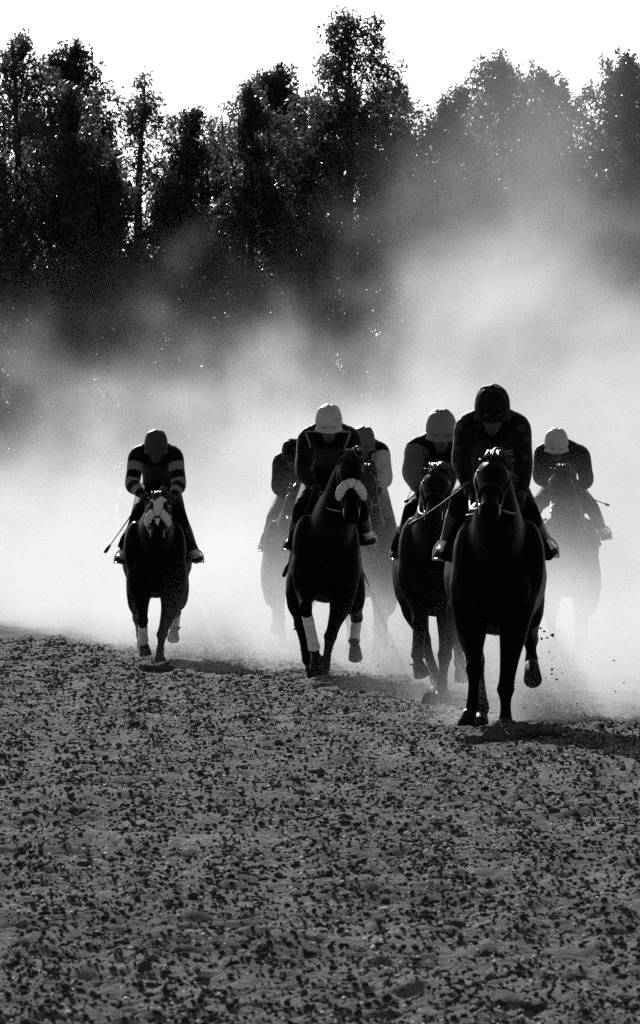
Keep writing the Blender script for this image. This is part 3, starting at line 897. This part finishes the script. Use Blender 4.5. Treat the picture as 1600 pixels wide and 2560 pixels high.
    pk = np.array(pk); up = pk + [0, 0, .007]
    V = np.vstack([pk, up]); n_ = len(pk); F = []
    for j in range(12):
        a, b, c, d = 2 * j, 2 * j + 1, 2 * j + 3, 2 * j + 2
        F += [(a, b, c, d), (d + n_, c + n_, b + n_, a + n_), (b, b + n_, c + n_, c), (a, d, d + n_, a + n_)]
    F += [(0, n_, n_ + 1, 1), (24, 25, n_ + 25, n_ + 24)]
    link('helmet_peak', mesh_of('helmet_peak', [nod((V, F))]), M_CAP[cap], hm, smooth=False)
    link('cap_button', mesh_of('cap_button', [nod(ball(hc + [0, .03, .112], (.018, .018, .012)))]), M_CAP[cap], hm)
    strap = [hc + np.array([s * .085, .01, -.05]) for s in (-1,)] + [hc + np.array([-.07, -.02, -.13]), chin + np.array([0, -.01, -.03]), hc + np.array([.07, -.02, -.13]), hc + np.array([.085, .01, -.05])]
    link('chin_strap', mesh_of('chin_strap', [nod(tube(strap, .006, 6, 3))]), M_LEATHER, hm)
    gl = [loft([tuple(hc + [-.072, -.045, -.058]) + (.012, .02), tuple(hc + [-.05, -.085, -.062]) + (.012, .028), tuple(hc + [-.02, -.100, -.064]) + (.012, .024), tuple(hc + [0, -.104, -.06]) + (.010, .014),
                tuple(hc + [.02, -.100, -.064]) + (.012, .024), tuple(hc + [.05, -.085, -.062]) + (.012, .028), tuple(hc + [.072, -.045, -.058]) + (.012, .02)], 12)]
    link('goggles', mesh_of('goggles', [nod(q) for q in gl]), M_GOGGLE, root)
    if whip:
        a, b, i, dya, dyb = whip
        wp = np.array([P(a, dya) + Oy, P(b, dyb) + Oy])
        wr = empty('riding_whip', tuple(wp[0])); tag(wr, whip_label, 'whip', 'whips held by the jockeys')
        d = wp[1] - wp[0]
        link('shaft', mesh_of('shaft', [tube([-d * .08, d * .0, d * .5 + [0, 0, -.006], d * .86], [.009, .008, .006, .005], 8, 2)]), M_LEATHER, wr)
        link('flap', mesh_of('flap', [loft([tuple(d * .84) + (.008, .008), tuple(d * .9) + (.017, .009), tuple(d * .98) + (.018, .009), tuple(d) + (.012, .006)], 8, 2)]), M_LEATHER, wr)
    return root

def gallop(cx, d0, phase):
    """a plain gallop for horses whose legs are lost in the dust: pixel joints"""
    s = F_PX / d0; g = 1316 + CAM_H * s
    def q(x, z, dy): return (cx + x * s, g - z * s, dy)
    a = [q(-.17, .80, 0), q(-.17, .62, -.05), q(-.16, .45, -.32), q(-.15, .26, -.12), q(-.15, .20, -.1), q(-.15, .11, -.14)]
    b = [q(.17, .80, 0), q(.16, .6, 0), q(.12, .36, -.05), q(.10, .13, -.1), q(.10, .08, -.12), q(.10, .02, -.16)]
    c = [q(-.17, .85, 1.0), q(-.2, .66, .75), q(-.16, .45, 1.15), q(-.14, .14, .85), q(-.14, .09, .8), q(-.14, .03, .75)]
    e = [q(.17, .85, 1.0), q(.2, .66, .75), q(.18, .5, 1.3), q(.17, .34, 1.2), q(.17, .28, 1.15), q(.17, .2, 1.1)]
    L = {'FL': a, 'FR': b, 'HL': c, 'HR': e}
    if phase:
        m = lambda p: [(2 * cx - x, y, dy) for x, y, dy in p]
        L = {'FL': m(b), 'FR': m(a), 'HL': m(e), 'HR': m(c)}
    return L

G = 'race horses galloping towards the camera'
# ---- leading horse at right
hF = horse('black horse in front of all others, right of centre, one hind hoof lifted', G, 37.6, 1238, (1234, 1168, -.80), (1222, 1292, -1.35), {
    'FR': [(1288, 1470, 0), (1284, 1567, .02), (1264, 1726, -.05), (1264, 1803, -.10), (1264, 1817, -.13), (1264, 1831, -.17)],
    'FL': [(1182, 1470, 0), (1180, 1577, -.02), (1186, 1674, -.26), (1182, 1765, -.10), (1174, 1784, -.10), (1166, 1816, -.15)],
    'HR': [(1296, 1420, 1.0), (1318, 1502, .75), (1326, 1599, 1.35), (1329, 1653, 1.2), (1330, 1665, 1.15), (1332, 1700, 1.02)],
    'HL': [(1176, 1420, 1.0), (1172, 1524, .7), (1192, 1653, .98), (1206, 1771, .55), (1203, 1798, .47), (1198, 1820, .38)]},
    'black', 1.10, .65, ears=-.3)
rider(hF, 'jockey in dark spotted silks on the leading horse, highest of all riders', (1231, 1000), [(1168, 1066), (1296, 1066)], [(1154, 1150), (1307, 1160)], [(1168, 1218), (1304, 1242)],
      [(1152, 1250), (1322, 1284)], [(1112, 1372), (1366, 1366)], cap='black', breeches=M_DARKBREECH,
      dots=[((1148, 1068), .028, .3), ((1302, 1071), .028, .3), ((1195, 1064), .022, .2), ((1316, 1100), .022, .3), ((1312, 1145), .02, .2), ((1140, 1120), .02, .2), ((1205, 1110), .025, .2)],
      whip=((1168, 1212), (1022, 1316), 0, -.18, .35), whip_label='long whip slanting down left from the leading jockey to the horse beside')
# ---- horse close behind the leader's left shoulder
hT = horse('dark horse running close behind the leader, half hidden by it', G, 43.7, 1084, (1092, 1192, -.75), (1082, 1306, -1.28), {
    'FL': [(1042, 1440, 0), (1046, 1490, -.02), (1049, 1556, -.2), (1044, 1640, .0), (1046, 1660, 0), (1055, 1688, -.04)],
    'FR': [(1128, 1440, 0), (1122, 1540, 0), (1112, 1640, -.05), (1104, 1722, -.1), (1100, 1740, -.12), (1097, 1756, -.16)],
    'HL': [(1034, 1430, 1.0), (1034, 1500, .75), (1060, 1600, 1.1), (1090, 1700, .8), (1092, 1722, .75), (1090, 1738, .7)],
    'HR': [(1128, 1430, 1.0), (1146, 1510, .75), (1142, 1600, 1.2), (1150, 1660, 1.3), (1152, 1676, 1.28), (1155, 1700, 1.25)]},
    'brown', .98, .68, dark_boots=('FL',))
rider(hT, 'jockey in dark silks with grey sleeves and grey cap beside the leader', (1103, 1056), [(1040, 1122), (1160, 1122)], [(1026, 1180), (1168, 1180)], [(1044, 1226), (1150, 1226)],
      [(1030, 1282), (1165, 1282)], [(1000, 1376), (1185, 1380)], cap='mid', sleeves=M_GREYSILK, boot_top=False,
      whip=((1050, 1222), (1014, 1255), 0, -.16, .05), whip_label='short whip tip sticking out left of the grey-sleeved jockey')
# ---- horse in the middle with the pale nose band
hM = horse('black horse in the middle with pale sheepskin noseband and white leg bandages', G, 49.3, 815, (876, 1146, -.72), (879, 1304, -1.2), {
    'FL': [(773, 1420, 0), (766, 1475, -.05), (764, 1518, -.3), (786, 1622, -.15), (791, 1644, -.15), (792, 1680, -.2)],
    'FR': [(857, 1420, 0), (852, 1510, 0), (826, 1592, -.05), (812, 1672, -.12), (810, 1688, -.14), (808, 1704, -.18)],
    'HL': [(768, 1420, 1.0), (748, 1490, .75), (750, 1560, 1.1), (768, 1650, .8), (776, 1668, .75), (785, 1688, .7)],
    'HR': [(858, 1420, 1.0), (880, 1480, .75), (892, 1545, 1.3), (885, 1604, 1.15), (887, 1618, 1.12), (889, 1646, 1.05)]},
    'black', 1.0, .71, noseband=True, bandages=('FL', 'HR'), ears=.2)
rider(hM, 'jockey in dark silks with pale piping and pale cap on the middle horse', (822, 1040), [(768, 1094), (878, 1094)], [(756, 1178), (892, 1165)], [(786, 1222), (884, 1215)],
      [(752, 1278), (900, 1275)], [(730, 1354), (920, 1342)], cap='pale', boot_top=False,
      lines=[((764, 1080), (776, 1118), .007), ((876, 1084), (862, 1120), .007), ((768, 1078), (800, 1078), .006), ((838, 1076), (876, 1080), .006), ((742, 1090), (740, 1190), .007)],
      patches=None, whip=((782, 1232), (709, 1442), 0, -.18, .35), whip_label='whip hanging down along the shoulder of the middle horse')
# ---- lone horse at left with white blaze
hL = horse('dark horse running alone at left with white blaze and pale noseband', G, 56.6, 393, (398, 1252, -.72), (392, 1350, -1.2), {
    'FL': [(356, 1440, 0), (352, 1490, -.05), (357, 1552, -.3), (358, 1602, -.05), (360, 1614, -.03), (364, 1638, -.05)],
    'FR': [(430, 1440, 0), (427, 1510, 0), (405, 1588, -.05), (400, 1630, -.1), (400, 1642, -.12), (400, 1654, -.15)],
    'HL': [(358, 1430, 1.0), (346, 1490, .75), (344, 1545, 1.2), (351, 1590, 1.0), (354, 1604, .95), (358, 1620, .9)],
    'HR': [(428, 1430, 1.0), (443, 1480, .75), (440, 1530, 1.3), (436, 1572, 1.2), (434, 1580, 1.15), (433, 1599, 1.1)]},
    'black', 1.13, .66, blaze=[.09, .09, .05, .035, .0, .0], noseband=True, bandages=('HR', 'FL'))
rider(hL, 'jockey with pale hooped sleeves on the lone horse at left', (390, 1100), [(342, 1140), (437, 1140)], [(329, 1212), (449, 1212)], [(358, 1240), (432, 1244)],
      [(345, 1288), (448, 1288)], [(306, 1390), (490, 1388)], cap='dark', bands=[(.20, .34), (.47, .60), (.74, .86)],
      whip=((352, 1252), (262, 1382), 0, -.16, .3), whip_label='whip pointing down and out to the left of the lone jockey')
# ---- rear horse at right
hR = horse('dark horse behind the leader at far right, its legs lost in dust', G, 55.8, 1418, (1402, 1186, -.75), (1400, 1284, -1.28), gallop(1418, 56, 0), 'brown', .93, .68)
rider(hR, 'jockey in dark silks and pale cap at far right in the dust', (1391, 1096), [(1356, 1134), (1454, 1138)], [(1349, 1192), (1468, 1200)], [(1378, 1218), (1446, 1226)],
      [(1340, 1266), (1480, 1270)], [(1326, 1336), (1508, 1330)], cap='pale', sleeves=M_BLACKSILK,
      whip=((1449, 1232), (1523, 1264), 1, -.16, .1), whip_label='whip with dark flap pointing right of the jockey at far right')
# ---- two horses behind the middle one
hA = horse('dusty horse behind and left of the middle horse', G, 62.0, 728, (742, 1232, -.7), (735, 1312, -1.2), gallop(728, 62.3, 1), 'bay', 1.0, .68)
rider(hA, 'jockey in dark silks half hidden behind the middle jockey, at left', (731, 1120), [(700, 1156), (770, 1156)], [(694, 1218), (782, 1218)], [(720, 1246), (762, 1250)],
      [(682, 1298), (786, 1298)], [(664, 1362), (802, 1362)], cap='black', breeches=M_BREECH)
hB = horse('dusty horse behind and right of the middle horse', G, 55.6, 915, (912, 1185, -.7), (912, 1276, -1.2), gallop(915, 55.9, 0), 'bay', 1.0, .68)
rider(hB, 'jockey with grey cap and pale sleeves half hidden behind the middle jockey, at right', (908, 1092), [(866, 1130), (953, 1130)], [(856, 1196), (965, 1196)], [(880, 1222), (948, 1226)],
      [(866, 1268), (962, 1268)], [(842, 1340), (984, 1330)], cap='grey', sleeves=M_PALESILK, breeches=M_BREECH)

# ---- clods thrown into the air right of the leader
for k, (px, py, r_) in enumerate([(1351, 1571, 5), (1361, 1579, 5), (1381, 1587, 7), (1354, 1597, 4), (1368, 1595, 5), (1380, 1674, 6), (1379, 1685, 4), (1392, 1698, 4), (1373, 1630, 4)]):
    d = 38.4 + .1 * k
    rs2 = np.random.default_rng(90 + k)
    v, f = lumps(1, np.zeros((1, 3)), np.array([r_ * d / F_PX * .8]), rs2)
    o = link('flying_clod', np_mesh('flying_clod', v, f), M_CLOD, smooth=False)
    o.location = ((px - 800) * d / F_PX, d, CAM_H - (py - 1316) * d / F_PX)
    tag(o, 'small clod of dirt flung into the air right of the leading horse', 'clod', 'clods flung up by the leading horse')

# fine dirt sprayed up round the hooves
rs3 = np.random.default_rng(77)
pts, sz = [], []
for (cx_, cy__, n_, w_, h_) in [(1.6, 38.3, 30, .16, .4), (0.95, 43.8, 40, .2, .25), (1.02, 37.6, 30, .14, .16), (.15, 49.6, 40, .25, .22), (.45, 50.4, 25, .2, .5), (-1.6, 56.9, 30, .25, .2), (1.8, 38.7, 16, .25, .25)]:
    q = rs3.normal(0, 1, (n_, 3)) * [w_, .3, 0] + [cx_, cy__, 0]
    q[:, 2] = np.abs(rs3.normal(0, 1, n_)) * h_ + .02
    pts.append(q); sz.append(np.clip(.0045 * np.exp(rs3.normal(0, .5, n_)), .002, .012))
pts, sz = np.concatenate(pts), np.concatenate(sz)
v, f = lumps(len(pts), pts, sz, rs3)
sp = link('dirt_spray', np_mesh('dirt_spray', v, f), M_CLOD, smooth=False)
tag(sp, 'fine dirt spraying up round the hooves', 'soil', kind='stuff')
# ------------------------------------------------------------------ dust raised by the horses
DUST, VEIL, LOW = 0.062, 0.0075, 0.085
D_MIN, D_MAX = (-15.0, 37.0, -0.3), (17.0, 118.0, 11.0)
def dust_material():
    m = bpy.data.materials.new('dust')
    m.use_nodes = True
    n, l = m.node_tree.nodes, m.node_tree.links
    n.clear()
    out = n.new('ShaderNodeOutputMaterial')
    sc_ = n.new('ShaderNodeVolumePrincipled')
    sc_.inputs['Color'].default_value = (0.67, 0.67, 0.67, 1)
    sc_.inputs['Anisotropy'].default_value = 0.2
    sc_.inputs['Density'].default_value = 1.0
    l.new(sc_.outputs[0], out.inputs['Volume'])
    m.cycles.volume_step_rate = 7.0
    m.cycles.volume_sampling = 'MULTIPLE_IMPORTANCE'
    return m

def dust_tree(mat):
    ng = bpy.data.node_groups.new('dust_field', 'GeometryNodeTree')
    ng.interface.new_socket('Geometry', in_out='INPUT', socket_type='NodeSocketGeometry')
    ng.interface.new_socket('Geometry', in_out='OUTPUT', socket_type='NodeSocketGeometry')
    n, l = ng.nodes, ng.links
    out = n.new('NodeGroupOutput')
    pos = n.new('GeometryNodeInputPosition')
    sep = n.new('ShaderNodeSeparateXYZ'); l.new(pos.outputs[0], sep.inputs[0])
    def M(op, a, b=None, c=None, clamp=False):
        q = n.new('ShaderNodeMath'); q.operation = op; q.use_clamp = clamp
        for i, v in enumerate((a, b, c)):
            if v is None: continue
            if isinstance(v, (int, float)): q.inputs[i].default_value = v
            else: l.new(v, q.inputs[i])
        return q.outputs[0]
    def curve(val, pts, lo, hi, olo, ohi):
        t = M('DIVIDE', M('SUBTRACT', val, lo), hi - lo, clamp=True)
        fcv = n.new('ShaderNodeFloatCurve')
        cm = fcv.mapping.curves[0]
        P = [((a - lo) / (hi - lo), (b - olo) / (ohi - olo)) for a, b in pts]
        cm.points[0].location = P[0]; cm.points[1].location = P[-1]
        for p in P[1:-1]: cm.points.new(*p)
        for p in cm.points: p.handle_type = 'VECTOR'
        fcv.mapping.update()
        l.new(t, fcv.inputs['Value'])
        return M('ADD', M('MULTIPLY', fcv.outputs[0], ohi - olo), olo)
    def noise(scale, detail, stretch=(1, 1, 1)):
        mp = n.new('ShaderNodeVectorMath'); mp.operation = 'MULTIPLY'
        mp.inputs[1].default_value = stretch
        l.new(pos.outputs[0], mp.inputs[0])
        t = n.new('ShaderNodeTexNoise')
        t.inputs['Scale'].default_value = scale; t.inputs['Detail'].default_value = detail
        t.inputs['Roughness'].default_value = 0.55
        l.new(mp.outputs[0], t.inputs['Vector'])
        return t.outputs['Fac'] if 'Fac' in t.outputs else t.outputs[0]
    x, y, z = sep.outputs
    z0 = M('MAXIMUM', z, 0.0)
    # where the cloud starts, across the track
    y0 = curve(x, DUST_FRONT, -16, 18, 30, 120)
    u = M('SUBTRACT', y, y0)
    u1 = M('SUBTRACT', y, curve(x, DUST_MAIN, -16, 18, 30, 120))
    ramp = M('DIVIDE', u1, 12.0, clamp=True)
    end = M('DIVIDE', M('SUBTRACT', 116.0, y), 12.0, clamp=True)
    fac = M('ADD', M('MULTIPLY', noise(0.30, 2.0, (1, 0.5, 1)), 0.55), M('MULTIPLY', noise(0.95, 3.0, (1, 0.6, 1)), 0.45))
    bil = noise(0.62, 4.0, (1, 0.05, 1))
    fac = M('ADD', M('MULTIPLY', fac, 0.6), M('MULTIPLY', bil, 0.4))
    # the cloud grows higher behind its front and towards the right
    hx = curve(x, DUST_HEIGHT, -16, 18, 0, 6)
    h = M('ADD', 0.45, M('MULTIPLY', hx, M('ADD', 0.35, M('MULTIPLY', 0.65, M('DIVIDE', u1, 26.0, clamp=True)))))
    h = M('MULTIPLY', h, M('SUBTRACT', M('MULTIPLY', fac, 3.4), 0.7))
    fall = M('EXPONENT', M('MULTIPLY', M('POWER', M('DIVIDE', z0, h), 3.2), -1.0))
    low = M('MULTIPLY', M('MULTIPLY', ramp, end), fall)
    # a thin taller veil at right
    px = M('DIVIDE', M('SUBTRACT', x, M('ADD', 2.6, M('MULTIPLY', z, 0.08))), 1.55)
    veil = M('EXPONENT', M('MULTIPLY', M('ADD', M('MULTIPLY', px, px), M('POWER', M('DIVIDE', z0, 9.6), 3.0)), -1.0))
    veil = M('MULTIPLY', M('MULTIPLY', veil, end), M('DIVIDE', M('SUBTRACT', y, 62.0), 15.0, clamp=True))
    near = M('MULTIPLY', M('MULTIPLY', M('DIVIDE', u, 2.0, clamp=True), M('SUBTRACT', 1.0, M('DIVIDE', M('SUBTRACT', u, 14.0), 12.0, clamp=True))), M('EXPONENT', M('MULTIPLY', M('POWER', M('DIVIDE', z0, M('ADD', 0.4, M('MULTIPLY', 0.85, M('DIVIDE', u, 8.0, clamp=True)))), 3.0), -1.0)))
    dens = M('ADD', M('ADD', M('MULTIPLY', low, DUST), M('MULTIPLY', veil, VEIL)), M('MULTIPLY', M('MULTIPLY', near, M('MAXIMUM', M('MULTIPLY', M('SUBTRACT', noise(1.5, 3.0), 0.3), 5.0), 0.0)), M('MULTIPLY', LOW, M('SUBTRACT', 2.3, M('MULTIPLY', 1.3, M('DIVIDE', u, 9.0, clamp=True))))))
    dens = M('MULTIPLY', dens, M('MAXIMUM', M('MULTIPLY', M('SUBTRACT', fac, 0.35), 6.6), 0.0))
    haze_ = M('MULTIPLY', M('MULTIPLY', M('DIVIDE', u1, 12.0, clamp=True), end), M('EXPONENT', M('MULTIPLY', M('POWER', M('DIVIDE', z0, 6.0), 3.0), -1.0)))
    dens = M('ADD', dens, M('MULTIPLY', haze_, 0.0013))
    # puffs kicked up by single hooves
    for (cx, cyy, cz, rr, dd) in PUFFS:
        dv = n.new('ShaderNodeVectorMath'); dv.operation = 'DISTANCE'
        l.new(pos.outputs[0], dv.inputs[0]); dv.inputs[1].default_value = (cx, cyy, cz)
        q = M('DIVIDE', dv.outputs['Value'], rr)
        dens = M('ADD', dens, M('MULTIPLY', M('EXPONENT', M('MULTIPLY', M('POWER', q, 2.0), -1.0)), dd))
    dens = M('MAXIMUM', M('SUBTRACT', dens, 0.0004), 0.0)
    vc = n.new('GeometryNodeVolumeCube')
    l.new(dens, vc.inputs['Density'])
    vc.inputs['Background'].default_value = 0.0
    vc.inputs['Min'].default_value = D_MIN; vc.inputs['Max'].default_value = D_MAX
    vc.inputs['Resolution X'].default_value = int((D_MAX[0] - D_MIN[0]) / 0.2)
    vc.inputs['Resolution Y'].default_value = int((D_MAX[1] - D_MIN[1]) / 0.3)
    vc.inputs['Resolution Z'].default_value = int((D_MAX[2] - D_MIN[2]) / 0.15)
    sm = n.new('GeometryNodeSetMaterial'); sm.inputs['Material'].default_value = mat
    l.new(vc.outputs[0], sm.inputs[0]); l.new(sm.outputs[0], out.inputs[0])
    return ng

DUST_FRONT = [(-16, 95), (-8, 90), (-4.4, 76), (-2.9, 65), (-2.2, 60.5), (-1.6, 57.6), (-1.0, 54.5), (-0.5, 53.4), (0.07, 52.4), (0.5, 49.2), (0.95, 44.8), (1.3, 40.0), (1.8, 39.3), (3, 39.2), (6, 40), (18, 55)]
DUST_MAIN = [(-16, 84), (-8, 80), (-4.4, 72), (-2.5, 66), (-1.6, 64.5), (0, 65.5), (1.5, 63), (3, 61), (6, 60), (18, 66)]
DUST_HEIGHT = [(-16, 1.6), (-5, 2.4), (-3.6, 2.5), (-2.2, 2.95), (0, 3.2), (2, 3.8), (5, 3.7), (18, 3)]
PUFFS = [(2.3, 50, .1, .75, .14), (2.6, 53, .2, .75, .14), (2.3, 46, .05, .7, .12), (-.35, 60, .3, .9, .14), (.45, 54, .3, .8, .15), (1.08, 38.5, .02, .3, .5), (0.97, 43.6, .0, .3, .7), (-1.62, 56.8, .0, .3, .4), (0.5, 51.0, .2, .35, .4), (.62, 46.2, .12, .3, .4), (1.75, 39.6, .2, .45, .5), (2.2, 40.3, .4, .6, .3), (1.45, 39.4, .1, .35, .5), (-0.6, 53.0, .1, .5, .3), (-1.1, 57.0, .1, .5, .25)]
m_dust = dust_material()
bm = bmesh.new(); bmesh.ops.create_cube(bm, size=1)
for v in bm.verts:
    v.co = Vector([(a + b) / 2 + (b - a) * c for a, b, c in zip(D_MIN, D_MAX, v.co)])
me = bpy.data.meshes.new('dust_cloud'); bm.to_mesh(me); bm.free()
dc = link('dust_cloud', me, m_dust, smooth=False)
gm = dc.modifiers.new('dust', 'NODES'); gm.node_group = dust_tree(m_dust)
tag(dc, 'bright cloud of backlit dust raised behind the horses', 'dust', kind='stuff')
